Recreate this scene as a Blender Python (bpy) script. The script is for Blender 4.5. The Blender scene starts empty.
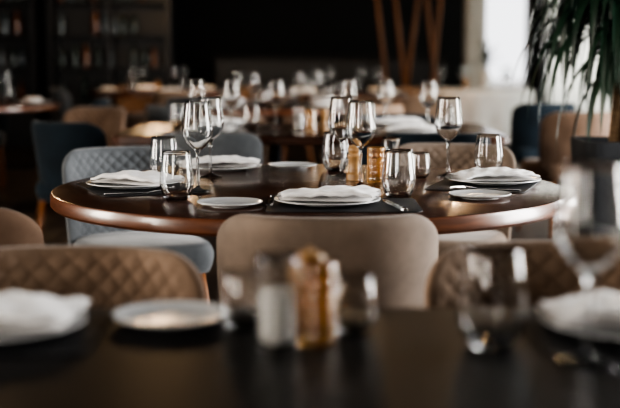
import bpy, bmesh, math, random
from mathutils import Vector, Matrix
random.seed(7)
C = bpy.context.scene.collection
pi = math.pi

def srgb(r, g, b):
    def f(c):
        c /= 255.0
        return c/12.92 if c <= 0.04045 else ((c+0.055)/1.055)**2.4
    return (f(r), f(g), f(b), 1.0)

# ------------------------------------------------------------ materials
def base_mat(name):
    m = bpy.data.materials.new(name); m.use_nodes = True
    nt = m.node_tree
    return m, nt, nt.nodes["Principled BSDF"]

def mat_noise(name, c1, c2, scale=5, rough=0.6, metal=0.0, bump=0.0, bscale=200, stretch=(1,1,1), sheen=0.0, coat=0.0, spec=0.5, detail=4, trans=0.0):
    m, nt, p = base_mat(name)
    tc = nt.nodes.new("ShaderNodeTexCoord"); mp = nt.nodes.new("ShaderNodeMapping")
    mp.inputs["Scale"].default_value = stretch
    nt.links.new(tc.outputs["Object"], mp.inputs["Vector"])
    n = nt.nodes.new("ShaderNodeTexNoise"); n.inputs["Scale"].default_value = scale; n.inputs["Detail"].default_value = detail
    nt.links.new(mp.outputs[0], n.inputs["Vector"])
    r = nt.nodes.new("ShaderNodeValToRGB")
    r.color_ramp.elements[0].position = 0.32; r.color_ramp.elements[1].position = 0.68
    r.color_ramp.elements[0].color = c1; r.color_ramp.elements[1].color = c2
    nt.links.new(n.outputs["Fac"], r.inputs["Fac"])
    nt.links.new(r.outputs["Color"], p.inputs["Base Color"])
    p.inputs["Roughness"].default_value = rough
    p.inputs["Metallic"].default_value = metal
    p.inputs["Sheen Weight"].default_value = sheen
    p.inputs["Sheen Roughness"].default_value = 0.4
    p.inputs["Coat Weight"].default_value = coat
    p.inputs["Coat Roughness"].default_value = 0.12
    p.inputs["Specular IOR Level"].default_value = spec
    p.inputs["Transmission Weight"].default_value = trans
    if bump > 0:
        n2 = nt.nodes.new("ShaderNodeTexNoise"); n2.inputs["Scale"].default_value = bscale
        nt.links.new(mp.outputs[0], n2.inputs["Vector"])
        b = nt.nodes.new("ShaderNodeBump"); b.inputs["Strength"].default_value = bump; b.inputs["Distance"].default_value = 0.002
        nt.links.new(n2.outputs["Fac"], b.inputs["Height"]); nt.links.new(b.outputs[0], p.inputs["Normal"])
    return m

def velvet(name, a, b):
    return mat_noise(name, srgb(*a), srgb(*b), scale=9, rough=0.85, bump=0.35, bscale=420, sheen=0.3, spec=0.25)

M = {}
M['beige'] = velvet("velvet_beige", (112,99,89), (137,122,110))
M['tan'] = velvet("velvet_tan", (120,99,83), (144,122,104))
M['grey'] = velvet("velvet_grey", (78,81,84), (99,102,105))
M['navy'] = velvet("velvet_navy", (15,26,34), (24,38,48))
M['brown'] = velvet("velvet_brown", (98,78,64), (120,98,82))
M['wood'] = mat_noise("walnut_top", srgb(48,28,19), srgb(82,48,32), scale=6, rough=0.24, stretch=(1,9,1), bump=0.12, bscale=30, coat=0.4)
M['edge'] = mat_noise("walnut_edge", srgb(76,43,27), srgb(110,66,41), scale=8, rough=0.3, stretch=(1,1,9), coat=0.3)
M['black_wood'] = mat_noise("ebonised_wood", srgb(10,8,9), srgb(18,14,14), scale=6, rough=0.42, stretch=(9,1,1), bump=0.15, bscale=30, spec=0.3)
M['oak'] = mat_noise("oak_leg", srgb(110,66,36), srgb(144,92,52), scale=12, rough=0.45, stretch=(6,6,1))
M['metal_dark'] = mat_noise("blackened_steel", srgb(24,25,28), srgb(34,36,40), scale=20, rough=0.4, metal=0.8)
M['mat'] = mat_noise("leather_placemat", srgb(19,20,24), srgb(28,30,35), scale=30, rough=0.55, bump=0.3, bscale=250)
M['ceramic'] = mat_noise("glazed_ceramic", srgb(206,207,208), srgb(218,219,220), scale=3, rough=0.18, coat=0.4)
M['linen'] = mat_noise("linen_napkin", srgb(236,234,233), srgb(248,246,245), scale=40, rough=0.9, bump=0.6, bscale=60, sheen=0.2)
M['steel'] = mat_noise("polished_steel", srgb(180,182,186), srgb(205,207,210), scale=12, rough=0.16, metal=1.0)
M['floor'] = mat_noise("floor_boards", srgb(40,33,29), srgb(62,51,43), scale=3, rough=0.45, stretch=(8,0.8,1), bump=0.1, bscale=20)
M['ceil'] = mat_noise("ceiling_paint", srgb(28,29,31), srgb(34,35,38), scale=3, rough=0.9)
M['wall_dark'] = mat_noise("dark_wall", srgb(9,13,17), srgb(15,20,25), scale=2, rough=0.7)
M['wall_light'] = mat_noise("plaster", srgb(156,154,150), srgb(172,170,166), scale=3, rough=0.85)
M['white'] = mat_noise("white_paint", srgb(180,178,173), srgb(194,192,187), scale=3, rough=0.6)
M['slat'] = mat_noise("slat_wood", srgb(96,62,38), srgb(128,86,56), scale=5, rough=0.5, stretch=(1,1,0.3))
M['cab'] = mat_noise("cabinet_wood", srgb(13,14,17), srgb(22,21,23), scale=6, rough=0.4, stretch=(1,1,8))
M['pot'] = mat_noise("planter_fibreclay", srgb(20,23,27), srgb(30,33,38), scale=14, rough=0.7, bump=0.3, bscale=60)
M['leaf'] = mat_noise("dracaena_leaf", srgb(14,34,27), srgb(40,66,48), scale=9, rough=0.38, stretch=(1,1,0.4))
M['cane'] = mat_noise("cane_bark", srgb(80,62,44), srgb(118,96,72), scale=14, rough=0.85, stretch=(1,1,4), bump=0.5, bscale=40)
M['soil'] = mat_noise("soil", srgb(24,17,12), srgb(48,36,27), scale=30, rough=0.95, bump=0.8, bscale=60)
M['wax'] = mat_noise("wax", srgb(226,204,166), srgb(238,218,184), scale=4, rough=0.5)
M['salt'] = mat_noise("salt", srgb(204,200,194), srgb(226,222,216), scale=90, rough=0.8)
M['jarwood'] = mat_noise("mill_wood", srgb(136,104,68), srgb(172,136,94), scale=9, rough=0.4, stretch=(1,1,5))
M['brass'] = mat_noise("brass", srgb(170,130,70), srgb(190,148,84), scale=10, rough=0.3, metal=1.0)
M['cloth'] = mat_noise("tablecloth", srgb(216,216,216), srgb(230,230,230), scale=5, rough=0.9)
M['amber'] = mat_noise("amber_glass", srgb(208,160,98), srgb(228,186,124), scale=14, rough=0.10, trans=0.75, coat=0.5, stretch=(1,1,4))

def mat_glass(name, col, rough=0.0, ior=1.45):
    m, nt, p = base_mat(name)
    tc = nt.nodes.new("ShaderNodeTexCoord"); n = nt.nodes.new("ShaderNodeTexNoise"); n.inputs["Scale"].default_value = 3
    nt.links.new(tc.outputs["Object"], n.inputs["Vector"])
    mx = nt.nodes.new("ShaderNodeMix"); mx.data_type = 'RGBA'
    mx.inputs["A"].default_value = col; mx.inputs["B"].default_value = tuple(c*0.98 for c in col[:3])+(1,)
    nt.links.new(n.outputs["Fac"], mx.inputs["Factor"]); nt.links.new(mx.outputs["Result"], p.inputs["Base Color"])
    p.inputs["Transmission Weight"].default_value = 1.0
    p.inputs["Roughness"].default_value = rough
    p.inputs["IOR"].default_value = ior
    return m
M['glass'] = mat_glass("clear_glass", (0.99, 1, 1, 1))
M['btl1'] = mat_noise("bottle_green", srgb(16,34,24), srgb(22,44,32), rough=0.12, scale=4)
M['btl2'] = mat_noise("bottle_amber", srgb(84,48,20), srgb(110,66,28), rough=0.12, scale=4)
M['btl3'] = mat_noise("bottle_clear", srgb(60,72,78), srgb(82,94,100), rough=0.12, scale=4)

def mat_curtain():
    m = bpy.data.materials.new("sheer_curtain"); m.use_nodes = True
    nt = m.node_tree; out = nt.nodes["Material Output"]; nt.nodes.remove(nt.nodes["Principled BSDF"])
    tc = nt.nodes.new("ShaderNodeTexCoord"); n = nt.nodes.new("ShaderNodeTexNoise"); n.inputs["Scale"].default_value = 2
    nt.links.new(tc.outputs["Object"], n.inputs["Vector"])
    r = nt.nodes.new("ShaderNodeValToRGB"); r.color_ramp.elements[0].color = srgb(196,198,192); r.color_ramp.elements[1].color = srgb(212,213,206)
    nt.links.new(n.outputs["Fac"], r.inputs["Fac"])
    d = nt.nodes.new("ShaderNodeBsdfDiffuse"); t = nt.nodes.new("ShaderNodeBsdfTranslucent"); mx = nt.nodes.new("ShaderNodeMixShader")
    mx.inputs[0].default_value = 0.4
    for s in (d, t): nt.links.new(r.outputs["Color"], s.inputs["Color"])
    nt.links.new(d.outputs[0], mx.inputs[1]); nt.links.new(t.outputs[0], mx.inputs[2]); nt.links.new(mx.outputs[0], out.inputs["Surface"])
    return m
M['curtain'] = mat_curtain()

def mat_emit(name, col, s):
    m, nt, p = base_mat(name)
    p.inputs["Emission Color"].default_value = col; p.inputs["Emission Strength"].default_value = s
    return m
M['bulb'] = mat_emit("bulb_glow", (1, 0.62, 0.3, 1), 12)

# ------------------------------------------------------------ mesh helpers
def mk_mesh(name, verts, faces, mats=(), smooth=True, idx=None):
    me = bpy.data.meshes.new(name); me.from_pydata([tuple(v) for v in verts], [], faces)
    for m in mats: me.materials.append(m)
    if idx:
        for p, i in zip(me.polygons, idx): p.material_index = i
    for p in me.polygons: p.use_smooth = smooth
    bm = bmesh.new(); bm.from_mesh(me)
    bmesh.ops.recalc_face_normals(bm, faces=bm.faces)
    bm.to_mesh(me); bm.free()
    return me

def obj(name, me, loc=(0,0,0), rz=0, parent=None):
    o = bpy.data.objects.new(name, me); C.objects.link(o)
    o.location = loc; o.rotation_euler = (0,0,rz)
    if parent: o.parent = parent
    return o

def empty(name, loc=(0,0,0), rz=0):
    o = bpy.data.objects.new(name, None); C.objects.link(o); o.empty_display_size = 0.1
    o.location = loc; o.rotation_euler = (0,0,rz); return o

def lathe_data(profile, seg=48, n=None, rib=None, off=(0,0,0), sx=1, sy=1):
    V, F = [], []
    rings = []
    for (r, z) in profile:
        if r <= 1e-6:
            V.append((off[0], off[1], z+off[2])); rings.append([len(V)-1]); continue
        ring = []
        for i in range(seg):
            a = 2*pi*i/seg; c, s = math.cos(a), math.sin(a)
            k = 1.0
            if n: k = 1.0/((abs(c)**n+abs(s)**n)**(1.0/n))
            if rib: k *= 1+rib[0]*math.cos(rib[1]*a)
            V.append((off[0]+r*k*c*sx, off[1]+r*k*s*sy, z+off[2])); ring.append(len(V)-1)
        rings.append(ring)
    for a, b in zip(rings[:-1], rings[1:]):
        if len(a) == 1 and len(b) == 1: continue
        for i in range(seg):
            j = (i+1) % seg
            if len(a) == 1: F.append((a[0], b[i], b[j]))
            elif len(b) == 1: F.append((a[i], a[j], b[0]))
            else: F.append((a[i], a[j], b[j], b[i]))
    return V, F

def lathe(name, profile, mat, seg=48, **k):
    V, F = lathe_data(profile, seg, **k)
    return mk_mesh(name, V, F, [mat])

def smooth_profile(pts, sub=4):
    out = []
    n = len(pts)
    for i in range(n-1):
        p0 = pts[max(i-1,0)]; p1 = pts[i]; p2 = pts[i+1]; p3 = pts[min(i+2,n-1)]
        for k in range(sub):
            t = k/sub
            q = []
            for d in (0,1):
                q.append(0.5*((2*p1[d])+(-p0[d]+p2[d])*t+(2*p0[d]-5*p1[d]+4*p2[d]-p3[d])*t*t+(-p0[d]+3*p1[d]-3*p2[d]+p3[d])*t**3))
            out.append((max(q[0],0), q[1]))
    out.append(pts[-1]); return out

def boxes_mesh(name, boxes, mat, bevel=0.0):
    bm = bmesh.new()
    for (x0,x1,y0,y1,z0,z1) in boxes:
        r = bmesh.ops.create_cube(bm, size=1)
        for v in r['verts']:
            v.co = Vector(((x0+x1)/2+v.co.x*(x1-x0), (y0+y1)/2+v.co.y*(y1-y0), (z0+z1)/2+v.co.z*(z1-z0)))
    if bevel > 0:
        bmesh.ops.bevel(bm, geom=list(bm.edges), offset=bevel, segments=2, affect='EDGES', profile=0.5)
    me = bpy.data.meshes.new(name); bm.to_mesh(me); bm.free(); me.materials.append(mat); return me

def tube_data(p0, p1, r0, r1, seg=14, V=None, F=None):
    V = [] if V is None else V; F = [] if F is None else F
    p0, p1 = Vector(p0), Vector(p1); d = (p1-p0).normalized()
    a = d.orthogonal().normalized(); b = d.cross(a)
    s = len(V)
    for p, r in ((p0,r0),(p1,r1)):
        for i in range(seg):
            t = 2*pi*i/seg; V.append(p+a*r*math.cos(t)+b*r*math.sin(t))
    for i in range(seg):
        j = (i+1)%seg; F.append((s+i, s+j, s+seg+j, s+seg+i))
    F.append(tuple(s+i for i in range(seg))[::-1]); F.append(tuple(s+seg+i for i in range(seg)))
    return V, F

# ------------------------------------------------------------ chair
def back_mesh():
    NU, NV = 200, 140
    a, z0, z1, r, T = 0.25, 0.385, 0.785, 0.075, 0.027
    V, F, idx = [], [], []
    def pt(u, v, side):
        z = z0+(z1-z0)*(v*0.5+0.5)
        dz = max(0, z-(z1-r)); w = a-r+math.sqrt(max(r*r-dz*dz, 0)) if dz > 0 else a
        rb = 0.05; db = max(0, (z0+rb)-z)
        if db > 0: w = a-rb+math.sqrt(max(rb*rb-db*db,0))
        w *= 0.95+0.05*min(1,(z-z0)/0.25)
        x = u*w
        y = -0.20+0.14*abs(x/0.25)**2.6-0.07*(z-z0)/(z1-z0)
        sl = 0.14*2.6/0.25*abs(x/0.25)**1.6*(1 if x > 0 else -1)
        nx, ny = -sl, 1.0; L = math.hypot(nx, ny); nx /= L; ny /= L
        t = T*(1-abs(u)**10)**0.5*(1-abs(v)**10)**0.5 if abs(u)<1 and abs(v)<1 else 0
        if side > 0 and t > 0:
            edge = min(1, max(0,(1-abs(u))*6))*min(1, max(0,(1-abs(v))*6))
            arc = x*(1+0.25*abs(x/0.25)**2)
            p, q = arc/0.052, (z-0.4)/0.045
            h = (abs(math.sin(pi*(p+q)))*abs(math.sin(pi*(p-q))))**0.5
            t += 0.0085*(h-0.6)*edge
        return (x+nx*t*side, y+ny*t*side, z)
    us = [math.sin(pi/2*(-1+2*i/NU)) *0.3+0.7*(-1+2*i/NU) for i in range(NU+1)]
    vs = [math.sin(pi/2*(-1+2*i/NV))*0.3+0.7*(-1+2*i/NV) for i in range(NV+1)]
    us = [-1.0,-0.997]+us[1:-1]+[0.997,1.0]; vs = [-1.0,-0.997]+vs[1:-1]+[0.997,1.0]
    nu, nv = len(us), len(vs)
    for side in (1, -1):
        s = len(V)
        for v in vs:
            for u in us: V.append(pt(u, v, side))
        for j in range(nv-1):
            for i in range(nu-1):
                q = (s+j*nu+i, s+j*nu+i+1, s+(j+1)*nu+i+1, s+(j+1)*nu+i)
                F.append(q if side < 0 else q[::-1])
    me = bpy.data.meshes.new("backrest"); me.from_pydata(V, [], F)
    bm = bmesh.new(); bm.from_mesh(me)
    bmesh.ops.remove_doubles(bm, verts=bm.verts, dist=0.0002)
    bmesh.ops.recalc_face_normals(bm, faces=bm.faces)
    for f in bm.faces: f.smooth = True
    bm.to_mesh(me); bm.free(); me.materials.append(M['beige']); return me

BACK = back_mesh()
SEAT = lathe("seat", smooth_profile([(0,0.355),(0.20,0.355),(0.225,0.365),(0.236,0.40),(0.236,0.43),(0.222,0.458),(0.19,0.468),(0.1,0.474),(0,0.476)],3), M['beige'], seg=72, n=4.5, sy=0.98)
def leg_mesh(sx, sy):
    V, F = tube_data((sx*0.17, sy*0.16, 0.37), (sx*0.215, sy*0.205, 0.0), 0.019, 0.011, 16)
    me = mk_mesh("leg", V, F, [M['oak']]); return me
LEGS = [leg_mesh(a, b) for a in (-1,1) for b in (-1,1)]
FRAME = boxes_mesh("seat_frame", [(-0.18,0.18,-0.17,-0.14,0.335,0.36),(-0.18,0.18,0.14,0.17,0.335,0.36),(-0.18,-0.15,-0.17,0.17,0.335,0.36),(0.15,0.18,-0.17,0.17,0.335,0.36)], M['metal_dark'], 0.003)

def chair(x, y, rz_deg, mat, legmat='oak', name="dining_chair"):
    e = empty(name, (x,y,0), math.radians(rz_deg))
    for nm, me in (("backrest",BACK),("seat",SEAT)):
        o = obj(nm, me, parent=e)
        o.material_slots[0].link = 'OBJECT'; o.material_slots[0].material = M[mat]
    obj("seat_frame", FRAME, parent=e)
    for i, l in enumerate(LEGS):
        o = obj("leg_%d" % (i+1), l, parent=e)
        o.material_slots[0].link = 'OBJECT'; o.material_slots[0].material = M[legmat]
    return e

# ------------------------------------------------------------ tableware meshes
def wine_profile():
    outer = [(0,0.0),(0.034,0.0),(0.0368,0.0014),(0.035,0.0032),(0.018,0.006),(0.007,0.012),(0.0046,0.022),(0.0041,0.05),(0.0041,0.085),(0.0050,0.105),(0.010,0.116),(0.024,0.128),(0.037,0.145),(0.0432,0.165),(0.0425,0.19),(0.0385,0.22),(0.0350,0.25)]
    inner = [(0.0345,0.2503),(0.0340,0.25),(0.0375,0.22),(0.0415,0.19),(0.0422,0.165),(0.0360,0.1465),(0.023,0.1305),(0.010,0.1205),(0,0.1175)]
    return smooth_profile(outer,4)[:-1]+[(0.0350,0.25)]+smooth_profile(inner,4)
WINE = lathe("wine_glass", wine_profile(), M['glass'], 56)
tum = smooth_profile([(0,0),(0.022,0.0),(0.029,0.002),(0.037,0.014),(0.0445,0.036),(0.0455,0.055),(0.0425,0.09),(0.0375,0.128)],4)+smooth_profile([(0.0370,0.1284),(0.0364,0.128),(0.0413,0.09),(0.0443,0.055),(0.0432,0.037),(0.0352,0.018),(0.026,0.0095),(0,0.008)],4)
TUMB = lathe("tumbler", tum, M['glass'], 56)
SMALL = lathe("small_glass", [(x*0.72, z*0.62) for x, z in tum], M['glass'], 48)
def plate(R):
    p = smooth_profile([(0,0.0),(R*0.55,0.0),(R*0.6,0.002),(R*0.85,0.006),(R*0.985,0.0105),(R,0.0125),(R*0.985,0.0135),(R*0.85,0.009),(R*0.66,0.0060),(R*0.58,0.0055),(0,0.005)],3)
    return lathe("plate", p, M['ceramic'], 72)
DPLATE = plate(0.138); BPLATE = plate(0.084)

def napkin_mesh(seed):
    rnd = random.Random(seed)
    ph = [rnd.uniform(0, 6) for _ in range(6)]
    NX = 60; L = 0.25; Wd = 0.066
    path = []
    lay = 3; dz = 0.0115
    for k in range(lay):
        ys = [-Wd+2*Wd*i/16 for i in range(17)]
        if k % 2: ys = ys[::-1]
        for y in ys: path.append((y*(1-0.04*k), k*dz, k))
        if k < lay-1:
            s = 1 if k % 2 == 0 else -1
            y0 = ys[-1]*(1-0.04*k)
            for a in (-70,-45,-20,0,20,45,70):
                path.append((y0+s*dz*0.5*math.cos(math.radians(a))*1.3, (k+0.5)*dz+dz*0.5*math.sin(math.radians(a)), k+0.5))
    for i in range(1,6):
        path.append((Wd*(1-0.04*2)+0.006*math.sin(i/5*1.5), (lay-1)*dz-i/5*dz*1.2, lay-1))
    V, F = [], []
    for i in range(NX+1):
        s = i/NX; t = s*2-1
        for (y, z, k) in path:
            x = t*L/2+y*0.16*t+0.004*math.sin(k*1.7+ph[1])
            tp = 0.80+0.2*s+0.03*math.sin(t*5+ph[0])
            puff = 1-0.30*abs(t)**4+0.22*math.sin(t*2.4+ph[3])
            wr = 0.0022*math.sin(t*9+y*40+ph[4])+0.0016*math.sin(t*17-y*60+ph[2])
            V.append((x, y*tp+0.004*math.sin(t*4+ph[5]), max(0.0,z*puff+(k/2.0)*wr)+0.0015))
    n = len(path)
    for i in range(NX):
        for j in range(n-1):
            F.append((i*n+j, (i+1)*n+j, (i+1)*n+j+1, i*n+j+1))
    return mk_mesh("napkin", V, F, [M['linen']])
NAPS = [napkin_mesh(i) for i in range(3)]

def rounded_slab(name, w, d, h, r, mat, seg=6, n=5):
    pts = []
    for cx, cy, a0 in ((w/2-r,d/2-r,0),(-w/2+r,d/2-r,90),(-w/2+r,-d/2+r,180),(w/2-r,-d/2+r,270)):
        for i in range(seg+1):
            a = math.radians(a0+90*i/seg); pts.append((cx+r*math.cos(a), cy+r*math.sin(a)))
    m = len(pts); e = min(h*0.3, 0.006)
    def ring(k, z): return [(x*(1-k/(w/2)), y*(1-k/(d/2)), z) for x, y in pts]
    V = ring(e,0)+ring(0,e)+ring(0,h-e)+ring(e,h)
    F = [tuple(range(m))[::-1], tuple(range(3*m,4*m))]
    for l in range(3):
        for i in range(m):
            j = (i+1)%m; F.append((l*m+i, l*m+j, (l+1)*m+j, (l+1)*m+i))
    return mk_mesh(name, V, F, [mat], smooth=False)
MAT = rounded_slab("placemat", 0.39, 0.29, 0.003, 0.03, M['mat'])

def strip(V, F, pts, th, zf):
    s = len(V)
    for (y, xc, hw) in pts:
        z = zf(y)
        V += [(xc-hw,y,z),(xc+hw,y,z),(xc+hw*0.8,y,z+th),(xc-hw*0.8,y,z+th)]
    n = len(pts)
    for i in range(n-1):
        a = s+i*4; b = a+4
        for k in range(4): F.append((a+k, a+(k+1)%4, b+(k+1)%4, b+k))
    F.append((s,s+1,s+2,s+3)); e = s+(n-1)*4; F.append((e+3,e+2,e+1,e))
def fork_mesh():
    V, F = [], []
    zf = lambda y: 0.0005+0.010*max(0,(y-0.02)/0.08)*max(0,1-(y-0.02)/0.09)*2
    strip(V,F,[(-0.10,0,0.004),(-0.095,0,0.009),(-0.06,0,0.008),(-0.02,0,0.0045),(0.02,0,0.0032),(0.032,0,0.006),(0.042,0,0.0115),(0.058,0,0.0125)],0.0025,zf)
    for c in (-0.0105,-0.0035,0.0035,0.0105):
        strip(V,F,[(0.056,c,0.0021),(0.08,c,0.0019),(0.100,c*0.96,0.001)],0.0022,zf)
    return mk_mesh("dinner_fork", V, F, [M['steel']], smooth=False)
def knife_mesh():
    V, F = [], []
    zf = lambda y: 0.0005
    strip(V,F,[(-0.11,0,0.005),(-0.105,0,0.009),(-0.06,0,0.0085),(-0.01,0,0.0065),(0.0,0,0.005)],0.005,zf)
    strip(V,F,[(-0.002,0,0.005),(0.01,0.001,0.009),(0.06,0.001,0.010),(0.09,0,0.008),(0.108,-0.003,0.003),(0.113,-0.005,0.001)],0.002,zf)
    return mk_mesh("dinner_knife", V, F, [M['steel']], smooth=False)
FORK, KNIFE = fork_mesh(), knife_mesh()

def bump_prof(R, H, nb, wall=0.004):
    o = [(0,0),(R*0.85,0.0)]
    for i in range(nb*6+1):
        t = i/(nb*6); o.append((R*(0.95+0.05*abs(math.sin(pi*t*nb))), 0.003+t*(H-0.003)))
    o += [(R*0.95-wall*0.5, H+0.001),(R*0.95-wall, H)]
    o += [(R*0.88-wall, H*0.5),(R*0.86-wall, 0.008),(0,0.007)]
    return o
HOLD = lathe("glass_cup", bump_prof(0.028,0.108,6), M['amber'], 64, rib=(0.02,16))
WAX = lathe("candle", [(0,0.0075),(0.018,0.0075),(0.0185,0.02),(0.0185,0.068),(0.016,0.071),(0,0.069)], M['wax'], 32)
WICK = lathe("wick", [(0,0.068),(0.0009,0.068),(0.0007,0.078),(0,0.079)], M['metal_dark'], 8)
def candle_holder(x, y, z):
    e = empty("candle_holder", (x,y,z)); obj("glass_cup", HOLD, parent=e); obj("candle", WAX, parent=e); obj("wick", WICK, parent=e)
SBODY = lathe("body", smooth_profile([(0,0),(0.025,0),(0.027,0.003),(0.025,0.04),(0.0245,0.085),(0.028,0.122)],3)+smooth_profile([(0.0272,0.1225),(0.0265,0.122),(0.023,0.085),(0.0234,0.04),(0.0235,0.010),(0,0.009)],3), M['glass'], 40)
SFILL = lathe("salt", [(0,0.0095),(0.0228,0.0102),(0.0230,0.03),(0.0222,0.078),(0.018,0.082),(0,0.085)], M['salt'], 32)
def salt_jar(x, y, z):
    e = empty("salt_jar", (x,y,z)); obj("body", SBODY, parent=e); obj("salt", SFILL, parent=e)
PM = lathe("pepper_mill", smooth_profile([(0,0),(0.024,0),(0.026,0.004),(0.025,0.018),(0.0205,0.026),(0.018,0.045),(0.020,0.062),(0.0235,0.072),(0.0235,0.078),(0.017,0.082),(0.0215,0.090),(0.0215,0.098),(0.016,0.106),(0.006,0.108),(0.005,0.113),(0.0,0.115)],4), M['jarwood'], 48)
def pepper_mill(x, y, z): obj("pepper_mill", PM, (x,y,z))

def wine(x,y,z): obj("wine_glass", WINE, (x,y,z), random.uniform(0,6))
def tumb(x,y,z): obj("water_tumbler", TUMB, (x,y,z), random.uniform(0,6))

def plate_nap(x, y, z, rz=0, k=0):
    obj("dinner_plate", DPLATE, (x,y,z)); obj("folded_napkin", NAPS[k%3], (x,y,z+0.0105), math.radians(rz))
def bread(x,y,z): obj("bread_plate", BPLATE, (x,y,z))

def setting(cx, cy, ang, z, k=0, full=True):
    a = math.radians(ang)
    def w(x, y): return (cx+x*math.cos(a)-y*math.sin(a), cy+x*math.sin(a)+y*math.cos(a))
    obj("placemat", MAT, (cx,cy,z), a)
    x,y = w(0,0); plate_nap(x,y,z+0.003,ang+random.uniform(-15,15),k)
    x,y = w(-0.168,0); obj("dinner_fork", FORK, (x,y,z+0.003), a)
    x,y = w(0.168,0); obj("dinner_knife", KNIFE, (x,y,z+0.003), a)
    if full:
        x,y = w(0.10,0.215); wine(x,y,z)
        x,y = w(0.20,0.205); tumb(x,y,z)

# ------------------------------------------------------------ room
RX, LX, BY, FY, H = 3.75, -6.0, 20.0, -3.0, 3.0
def wall(name, axis, pos, th, a0, a1, openings, mat):
    boxes = []; ops = sorted(openings); c = a0
    def B(s0,s1,z0,z1):
        if axis == 'x': boxes.append((pos,pos+th,s0,s1,z0,z1))
        else: boxes.append((s0,s1,pos,pos+th,z0,z1))
    for (s0,s1,z0,z1) in ops:
        B(c,s0,0,H)
        if z0 > 0: B(s0,s1,0,z0)
        B(s0,s1,z1,H); c = s1
    B(c,a1,0,H)
    return obj(name, boxes_mesh(name, boxes, mat))
obj("floor", boxes_mesh("floor", [(LX-0.2,RX+0.2,FY-0.2,BY+0.2,-0.1,0)], M['floor']))
obj("ceiling", boxes_mesh("ceiling", [(LX-0.2,RX+0.2,FY-0.2,BY+0.2,H,H+0.1)], M['ceil']))
right_ops = [(2.9,4.5,0.5,2.7),(6.6,8.4,0.5,2.7),(10.2,13.6,0.4,2.75),(14.4,18.6,0.4,2.75)]
wall("wall_right",'x',RX,0.15,FY,BY,right_ops,M['wall_light'])
back_ops = [(2.80,3.55,0.35,2.75)]
wall("wall_back",'y',BY,0.15,LX,RX,back_ops,M['wall_dark'])
left_ops = [(0.2,1.4,0.9,2.7),(3.2,4.6,0.9,2.7)]
wall("wall_left",'x',LX-0.15,0.15,FY,BY,left_ops,M['wall_dark'])
front_fill_ops = [(-3.4,-2.2,0.9,2.7)]  # unseen opening behind the camera, added for front fill on the chairs
wall("wall_front",'y',FY-0.15,0.15,LX,RX,front_fill_ops,M['wall_dark'])
def window(k, axis, pos, op):
    s0,s1,z0,z1 = op; f = 0.05; bx = []
    def B(a,b,c,d):
        if axis == 'x': bx.append((pos+0.04,pos+0.10,a,b,c,d))
        else: bx.append((a,b,pos+0.04,pos+0.10,c,d))
    B(s0,s0+f,z0,z1); B(s1-f,s1,z0,z1); B(s0+f,s1-f,z0,z0+f); B(s0+f,s1-f,z1-f,z1)
    n = max(1,int(round((s1-s0)/1.1)))
    for i in range(1,n):
        c = s0+(s1-s0)*i/n; B(c-0.025,c+0.025,z0+f,z1-f)
    obj("window_%d"%k, boxes_mesh("window", bx, M['white']))
k = 1
for op in right_ops: window(k,'x',RX,op); k += 1
for op in back_ops: window(k,'y',BY,op); k += 1
for op in left_ops: window(k,'x',LX-0.15,op); k += 1
for op in front_fill_ops: window(k,'y',FY-0.15,op); k += 1
obj("baseboard_left", boxes_mesh("b", [(LX,LX+0.02,FY,BY,0,0.12)], M['cab']))
obj("baseboard_back", boxes_mesh("b", [(LX+0.02,RX,BY-0.02,BY,0,0.12)], M['cab']))
obj("ground", boxes_mesh("ground", [(-40,40,-40,60,-0.3,-0.101)], mat_noise("paving", srgb(150,148,142), srgb(176,172,166), scale=2, rough=0.9)))

V,F = lathe_data([(0,0),(0.17,0),(0.17,0.12),(0.14,0.13),(0.135,2.86),(0.165,2.88),(0.165,3.0),(0,3.0)], 48, n=7)
me = mk_mesh("column", V, F, [M['white']], smooth=False); obj("column", me, (2.16,16.2,0))

def curtain(y0, y1, x):
    V, F = [], []; n = int((y1-y0)/0.02); zs = [0.02,0.6,1.2,1.8,2.4,2.92]
    for i in range(n+1):
        y = y0+(y1-y0)*i/n
        for j, z in enumerate(zs):
            am = 0.035+0.012*math.sin(y*3+1)
            V.append((x+am*math.sin(y*2*pi/0.2+0.5*math.sin(y*4)+0.05*j), y, z))
    m = len(zs)
    for i in range(n):
        for j in range(m-1): F.append((i*m+j,(i+1)*m+j,(i+1)*m+j+1,i*m+j+1))
    return mk_mesh("curtain", V, F, [M['curtain']])
obj("curtain", curtain(9.9,14.02,3.62)); obj("curtain", curtain(14.04,18.9,3.62))
V,F = tube_data((3.62,9.6,2.94),(3.62,19.2,2.94),0.015,0.015); obj("curtain_rod", mk_mesh("rod",V,F,[M['metal_dark']]))

# ------------------------------------------------------------ main round table
TC = (0.0, 3.58)
def round_table(x, y, R, mat='wood', edge='edge'):
    e = empty("round_dining_table", (x,y,0))
    V,F = lathe_data([(0,0.704),(R-0.02,0.704),(R-0.006,0.707),(R,0.714),(R,0.741),(R-0.004,0.748),(R-0.010,0.75),(0,0.75)], 128)
    idx = [0 if (V[f[0]][2] > 0.745 and V[f[-1]][2] > 0.745) else 1 for f in F]
    me = mk_mesh("table_top", V, F, [M[mat],M[edge]], True, idx)
    me.set_sharp_from_angle(angle=math.radians(35)) if hasattr(me,'set_sharp_from_angle') else None
    obj("table_top", me, parent=e)
    obj("pedestal", lathe("pedestal", [(0,0.0),(0.30,0.0),(0.30,0.012),(0.28,0.02),(0.06,0.035),(0.045,0.06),(0.042,0.66),(0.06,0.68),(0.22,0.69),(0.22,0.704),(0,0.704)], M['metal_dark'], 64), parent=e)
round_table(TC[0], TC[1], 0.75)
Z = 0.75; ZM = Z+0.003
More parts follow.
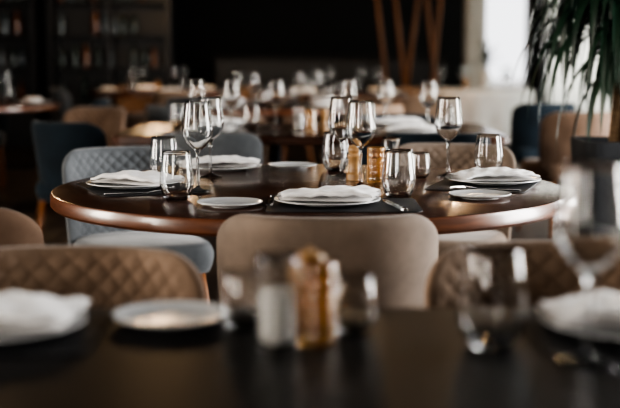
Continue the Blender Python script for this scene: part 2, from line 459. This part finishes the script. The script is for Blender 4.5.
# left setting
obj("placemat", MAT, (-0.50,3.53,Z), math.radians(-68))
plate_nap(-0.515,3.56,ZM,-25,0)
obj("dinner_fork", FORK, (-0.47,3.36,ZM), math.radians(-75))
tumb(-0.455,3.80,Z)
tumb(-0.355,3.24,Z)
wine(-0.315,3.42,ZM); wine(-0.315,3.86,Z)
bread(-0.205,3.11,Z)
# back left setting
plate_nap(-0.30,4.13,Z,8,1); bread(-0.06,4.17,Z)
# front setting
obj("placemat", MAT, (0.085,3.12,Z), math.radians(0))
plate_nap(0.045,3.15,ZM,-4,2)
obj("dinner_fork", FORK, (-0.098,3.19,ZM), math.radians(-4))
obj("dinner_knife", KNIFE, (0.215,3.10,ZM), math.radians(10))
# centre group
wine(0.148,3.56,Z); wine(0.10,3.87,Z); tumb(0.085,4.06,Z)
candle_holder(0.200,3.68,Z); pepper_mill(0.138,3.76,Z)
tumb(0.240,3.29,Z); obj("small_glass", SMALL, (0.345,3.82,Z))
salt_jar(0.26,3.88,Z)
# right setting
obj("placemat", MAT, (0.52,3.62,Z), math.radians(72))
plate_nap(0.555,3.66,ZM,12,1)
bread(0.46,3.29,Z)
obj("dinner_fork", FORK, (0.50,3.46,ZM), math.radians(75))
wine(0.437,3.86,Z); tumb(0.575,3.93,Z)

chair(0.04, 2.90, 0, 'beige')
chair(-0.62, 4.43, 180+24, 'grey')
chair(0.50, 4.60, 180-20, 'beige')
chair(-0.81, 3.08, -25, 'brown')

# ------------------------------------------------------------ foreground table
def rect_table(x, y, w, d, mat, name="dining_table"):
    e = empty(name, (x,y,0))
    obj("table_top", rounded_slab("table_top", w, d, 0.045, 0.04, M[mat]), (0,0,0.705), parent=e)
    bx = []
    for sx in (-1,1):
        cx = sx*(w/2-0.2)
        bx += [(cx-0.035,cx+0.035,-0.035,0.035,0.02,0.69),(cx-0.04,cx+0.04,-d/2+0.12,d/2-0.12,0,0.02),(cx-0.04,cx+0.04,-d/2+0.15,d/2-0.15,0.69,0.705)]
    obj("trestle_base", boxes_mesh("base", bx, M['metal_dark'], 0.003), parent=e)
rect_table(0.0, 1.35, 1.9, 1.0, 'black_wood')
chair(-0.435, 1.97, 180, 'tan'); chair(0.46, 2.03, 180, 'tan')
obj("placemat", MAT, (-0.485,1.68,Z)); plate_nap(-0.455,1.69,ZM,4,0)
bread(-0.203,1.750,Z)
obj("placemat", MAT, (0.50,1.68,Z)); plate_nap(0.465,1.70,ZM,-5,1)
salt_jar(-0.043,1.577,Z); candle_holder(0.008,1.615,Z); pepper_mill(0.0,1.72,Z); obj("small_glass", SMALL, (0.060,1.67,Z))
obj("small_glass", SMALL, (-0.095,1.70,Z))
wine(0.348,1.50,Z); tumb(0.242,1.60,Z)

# ------------------------------------------------------------ background tables
rect_table(0.0, 6.35, 1.9, 1.1, 'wood')
for x, a, k in ((-0.5,0,0),(0.5,0,1),): setting(x, 6.0, a, Z, k)
for x, a, k in ((-0.5,180,2),(0.5,180,0)): setting(x, 6.7, a, Z, k)
candle_holder(0.0,6.2,Z); pepper_mill(0.07,6.25,Z); salt_jar(-0.06,6.28,Z); wine(0.20,6.42,Z); wine(-0.18,6.42,Z)
chair(-0.47, 5.72, 0, 'grey'); chair(0.58, 5.72, 0, 'navy'); chair(-0.5,6.98,180,'brown'); chair(0.5,6.98,180,'navy')
def bg_round(x, y, R, cols, n=4, rot=45):
    round_table(x, y, R)
    for i in range(n):
        a = math.radians(rot+360*i/n)
        r = R-0.2
        setting(x+r*math.cos(a), y+r*math.sin(a), math.degrees(a)+90, Z, i)
        c = R+0.12
        chair(x+c*math.cos(a), y+c*math.sin(a), math.degrees(a)+90, cols[i%len(cols)])
    candle_holder(x,y,Z)
bg_round(-0.25, 9.3, 0.75, ['brown','navy','grey','tan'])
bg_round(0.35, 12.2, 0.75, ['tan','navy','brown'])
bg_round(-1.6, 12.9, 0.72, ['tan','brown','grey'], rot=20)
bg_round(-2.7, 9.6, 0.72, ['navy','navy','brown','navy'], rot=10)
chair(-1.20, 6.60, -35, 'navy'); chair(-1.50,8.0,150,'brown')
chair(-2.15,6.9,-70,'navy')
chair(1.62, 7.75, 20, 'brown'); chair(1.68, 9.1, 15, 'navy')
# white cloth table
def cloth_table(x, y, R):
    e = empty("clothed_table",(x,y,0))
    V,F=[],[]; n=128; prof=[(0,0.752),(0.5,0.752),(0.96,0.752),(1.0,0.745),(1.01,0.70),(1.03,0.5),(1.05,0.25),(1.07,0.02)]
    for r,z in prof:
        if r==0: V.append((0,0,z)); continue
        for i in range(n):
            a=2*pi*i/n; am=0.05*max(0,(0.72-z)/0.7)
            rr=R*r*(1+am*math.sin(14*a)); V.append((rr*math.cos(a),rr*math.sin(a),z))
    for i in range(n): F.append((0,1+i,1+(i+1)%n))
    for k in range(len(prof)-2):
        s=1+k*n
        for i in range(n):
            j=(i+1)%n; F.append((s+i,s+n+i,s+n+j,s+j))
    obj("tablecloth", mk_mesh("tablecloth",V,F,[M['cloth']]), parent=e)
    obj("table_frame", lathe("frame",[(0,0),(0.3,0),(0.3,0.02),(0.05,0.04),(0.05,0.70),(R*0.9,0.72),(R*0.9,0.745),(0,0.745)],M['metal_dark'],48), parent=e)
CX, CY = 1.85, 13.6
cloth_table(CX, CY, 0.62)
for a in range(5):
    t = 2*pi*a/5+0.4; wine(CX+0.4*math.cos(t), CY+0.4*math.sin(t), 0.752)
candle_holder(CX-0.15, CY-0.2, 0.752)
ve = empty("flower_vase",(CX+0.1,CY,0.752))
obj("vase", lathe("vase", smooth_profile([(0,0),(0.045,0),(0.06,0.05),(0.05,0.14),(0.03,0.19),(0.038,0.22)],4)+[(0.035,0.22),(0.027,0.19),(0.046,0.14),(0.055,0.05),(0,0.008)], M['ceramic'],40), parent=ve)

def leaves_mesh(heads, nleaf, Lr, wid, droop, elev, seed):
    rnd = random.Random(seed); V, F = [], []
    for hd in heads:
        for i in range(nleaf):
            az = i*2.399963+rnd.uniform(-.2,.2); t = i/nleaf
            el = math.radians(elev[0]+(elev[1]-elev[0])*t+rnd.uniform(-8,8))
            p = Vector(hd)+Vector((0,0,0.14*t-0.07)); d = Vector((math.cos(az)*math.cos(el),math.sin(az)*math.cos(el),math.sin(el)))
            L = rnd.uniform(*Lr)*(1-0.25*t); n = 14; w0 = wid*rnd.uniform(.8,1.15); s = len(V)
            dr = droop*rnd.uniform(.7,1.3)
            for q in range(n+1):
                f = q/n; side = d.cross(Vector((0,0,1)))
                side = side.normalized() if side.length > 1e-3 else Vector((1,0,0))
                up = side.cross(d).normalized()
                w = w0*(0.45+0.55*math.sin(pi*min(1,f*1.6)/2))*(1-f**2.5)+0.0006
                V += [p-side*w+up*w*0.35, p.copy(), p+side*w+up*w*0.35]
                p = p+d*(L/n); d = (d+Vector((0,0,-dr*(0.5+f)))).normalized()
            for q in range(n):
                a = s+q*3; b = a+3
                F += [(a,a+1,b+1,b),(a+1,a+2,b+2,b+1)]
    return V, F
V,F = leaves_mesh([(0,0,0.30)], 26, (0.2,0.34), 0.012, 0.05, (10,85), 4)
me = bpy.data.meshes.new("foliage"); me.from_pydata([tuple(v) for v in V],[],F); me.materials.append(M['leaf']); obj("foliage", me, parent=ve)
Vt,Ft = [],[]
for a in range(5): tube_data((0.01*math.cos(a),0.01*math.sin(a),0.02),(0.015*math.cos(a*1.3),0.015*math.sin(a*1.3),0.30),0.003,0.003,8,Vt,Ft)
obj("stems", mk_mesh("stems",Vt,Ft,[M['leaf']]), parent=ve)

# ------------------------------------------------------------ potted dracaena
pe = empty("potted_dracaena", (1.28,5.0,0))
V,F = lathe_data([(0,0),(0.135,0),(0.14,0.01),(0.185,0.775),(0.185,0.79),(0.165,0.79),(0.163,0.74),(0,0.74)], 64, n=9)
obj("planter", mk_mesh("planter",V,F,[M['pot']],smooth=False), parent=pe)
V,F = lathe_data([(0,0.741),(0.15,0.741),(0.14,0.755),(0.06,0.765),(0,0.765)], 40, n=9)
obj("soil", mk_mesh("soil",V,F,[M['soil']]), parent=pe)
heads = [(-0.05,-0.03,1.30),(0.09,0.05,1.56),(0.03,-0.08,1.16),(0.12,-0.04,1.36),(-0.03,0.06,1.46),(-0.07,0.0,1.38)]
V,F = [],[]
for i,h in enumerate(heads):
    b = Vector((h[0]*0.6,h[1]*0.6,0.75)); m_ = Vector((h[0]*0.5+0.01,h[1]*0.9,0.75+(h[2]-0.75)*0.5))
    tube_data(b, m_, 0.018, 0.015, 12, V, F); tube_data(m_, Vector(h)+Vector((0,0,0.05)), 0.015, 0.012, 12, V, F)
obj("canes", mk_mesh("canes",V,F,[M['cane']]), parent=pe)
V,F = leaves_mesh(heads, 52, (0.46,0.66), 0.020, 0.34, (-5,75), 9)
me = bpy.data.meshes.new("leaves"); me.from_pydata([tuple(v) for v in V],[],F); me.materials.append(M['leaf'])
for p in me.polygons: p.use_smooth = True
obj("leaves", me, parent=pe)

# ------------------------------------------------------------ display cabinets (left back)
BOT = lathe_data(smooth_profile([(0,0),(0.036,0),(0.038,0.01),(0.038,0.18),(0.03,0.21),(0.014,0.24),(0.013,0.29),(0.015,0.30),(0,0.302)],3), 20)
def cabinet(x0, x1, y):
    e = empty("display_cabinet",(0,0,0)); d = 0.42; Hc = 2.6
    bx = [(x0,x1,y+d-0.02,y+d,0,Hc),(x0,x0+0.05,y,y+d-0.02,0,Hc),(x1-0.05,x1,y,y+d-0.02,0,Hc),(x0+0.05,x1-0.05,y,y+d-0.02,Hc-0.06,Hc),(x0+0.05,x1-0.05,y,y+d-0.02,0,0.55)]
    zs = [0.95,1.35,1.75,2.15]
    for z in zs: bx.append((x0+0.05,x1-0.05,y+0.03,y+d-0.02,z,z+0.025))
    n = max(1,int(round((x1-x0)/0.75)))
    for i in range(1,n):
        c = x0+(x1-x0)*i/n; bx.append((c-0.02,c+0.02,y,y+0.03,0.55,Hc-0.06))
    obj("carcass", boxes_mesh("carcass",bx,M['cab'],0.003), parent=e)
    V,F,idx=[],[],[]
    for z in [0.55]+zs:
        x = x0+0.14
        while x < x1-0.14:
            if random.random() < 0.75:
                s=len(V); sc=random.uniform(0.8,1.1); ii=random.choice((0,1,2,0))
                V += [(v[0]*sc+x, v[1]*sc+y+0.2, v[2]*sc+z+(0.026 if z>0.56 else 0.001)) for v in BOT[0]]
                F += [tuple(s+q for q in f) for f in BOT[1]]; idx += [ii]*len(BOT[1])
            x += random.uniform(0.10,0.18)
    obj("bottle_rows", mk_mesh("bottles",V,F,[M['btl1'],M['btl2'],M['btl3']],True,idx), parent=e)
cabinet(-4.9,-3.35,15.0); cabinet(-3.2,-1.7,15.0)

e = empty("bar_counter",(0,0,0))
obj("front", boxes_mesh("front",[(-1.3,1.9,17.0,17.5,0,1.05)],M['cab'],0.005), parent=e)
obj("counter_top", boxes_mesh("ctop",[(-1.35,1.95,16.95,17.6,1.05,1.10)],M['black_wood'],0.005), parent=e)

e = empty("slatted_screen",(0,0,0)); V,F=[],[]
for xa,xb in ((1.02,0.70),(1.24,0.92),(1.08,1.42),(1.42,1.66),(1.62,1.30)):
    tube_data((xa,14.9+0.03*(xa>1.3),0.0),(xb,14.9+0.05*(xb>1.3),2.7),0.028,0.024,10,V,F)
obj("slats", mk_mesh("slats",V,F,[M['slat']]), parent=e)
obj("rail", boxes_mesh("rail",[(0.5,1.8,14.87,14.99,2.66,2.74)],M['slat'],0.004), parent=e)

def added_pendant(x, y, z, en):  # unseen lamps added above the frame to warm the background tables
    e = empty("pendant_lamp",(x,y,z))
    obj("shade", lathe("shade", [(0.015,0.16),(0.05,0.15),(0.13,0.05),(0.16,0.0),(0.157,0.0),(0.127,0.048),(0.048,0.145),(0.015,0.155)], M['brass'], 40), parent=e)
    obj("bulb", lathe("bulb", smooth_profile([(0,0.03),(0.02,0.035),(0.03,0.06),(0.022,0.09),(0.012,0.13),(0,0.14)],3), M['bulb'], 24), parent=e)
    V,F = tube_data((0,0,0.15),(0,0,H-z),0.004,0.004,8); obj("cord", mk_mesh("cord",V,F,[M['metal_dark']]), parent=e)
    l = bpy.data.lights.new("lamp_light",'POINT'); l.energy = en; l.color = (1,0.66,0.36); l.shadow_soft_size = 0.05
    o = bpy.data.objects.new("lamp_light", l); C.objects.link(o); o.parent = e; o.location = (0,0,-0.03)
for (x,y,en) in ((0.35,12.2,48),(-1.6,12.9,66),(-2.7,9.6,22),(1.2,8.6,16)): added_pendant(x,y,2.3,en)

# ------------------------------------------------------------ light
def area(name, loc, rot, sx, sy, en, col):
    l = bpy.data.lights.new(name,'AREA'); l.shape='RECTANGLE'; l.size=sx; l.size_y=sy; l.energy=en; l.color=col
    o = bpy.data.objects.new(name,l); C.objects.link(o); o.location=loc; o.rotation_euler=rot
day = (1.0,0.985,0.96)
for (s0,s1,z0,z1),en in zip(right_ops,(430,330,230,210)):
    area("window_daylight",(RX+0.35,(s0+s1)/2,(z0+z1)/2),(0,math.radians(90),0),z1-z0,s1-s0,en,day)
for (s0,s1,z0,z1),en in zip(front_fill_ops,(190,)):
    area("window_daylight",((s0+s1)/2,FY-0.4,(z0+z1)/2),(math.radians(90),0,0),s1-s0,z1-z0,en,(1.0,0.93,0.84))  # added fill light shining in from behind the camera
for (s0,s1,z0,z1),en in zip(left_ops,(270,330)):
    area("window_daylight",(LX-0.5,(s0+s1)/2,(z0+z1)/2),(0,math.radians(-90),0),z1-z0,s1-s0,en,(1.0,0.90,0.78))

w = bpy.data.worlds.new("World"); bpy.context.scene.world = w; w.use_nodes = True
bg = w.node_tree.nodes["Background"]; bg.inputs[0].default_value = (0.95,0.96,1.0,1); bg.inputs[1].default_value = 2.0

# ------------------------------------------------------------ camera
cam = bpy.data.cameras.new("camera"); co = bpy.data.objects.new("camera", cam); C.objects.link(co)
co.location = (0,0,1.137); co.rotation_euler = (math.radians(83.0),0,0)
cam.lens = 71; cam.sensor_width = 36
cam.dof.use_dof = True; cam.dof.focus_distance = 3.4; cam.dof.aperture_fstop = 2.0
bpy.context.scene.camera = co
try:
    bpy.context.scene.view_settings.view_transform = 'AgX'
    bpy.context.scene.view_settings.look = 'AgX - High Contrast'
except Exception: pass
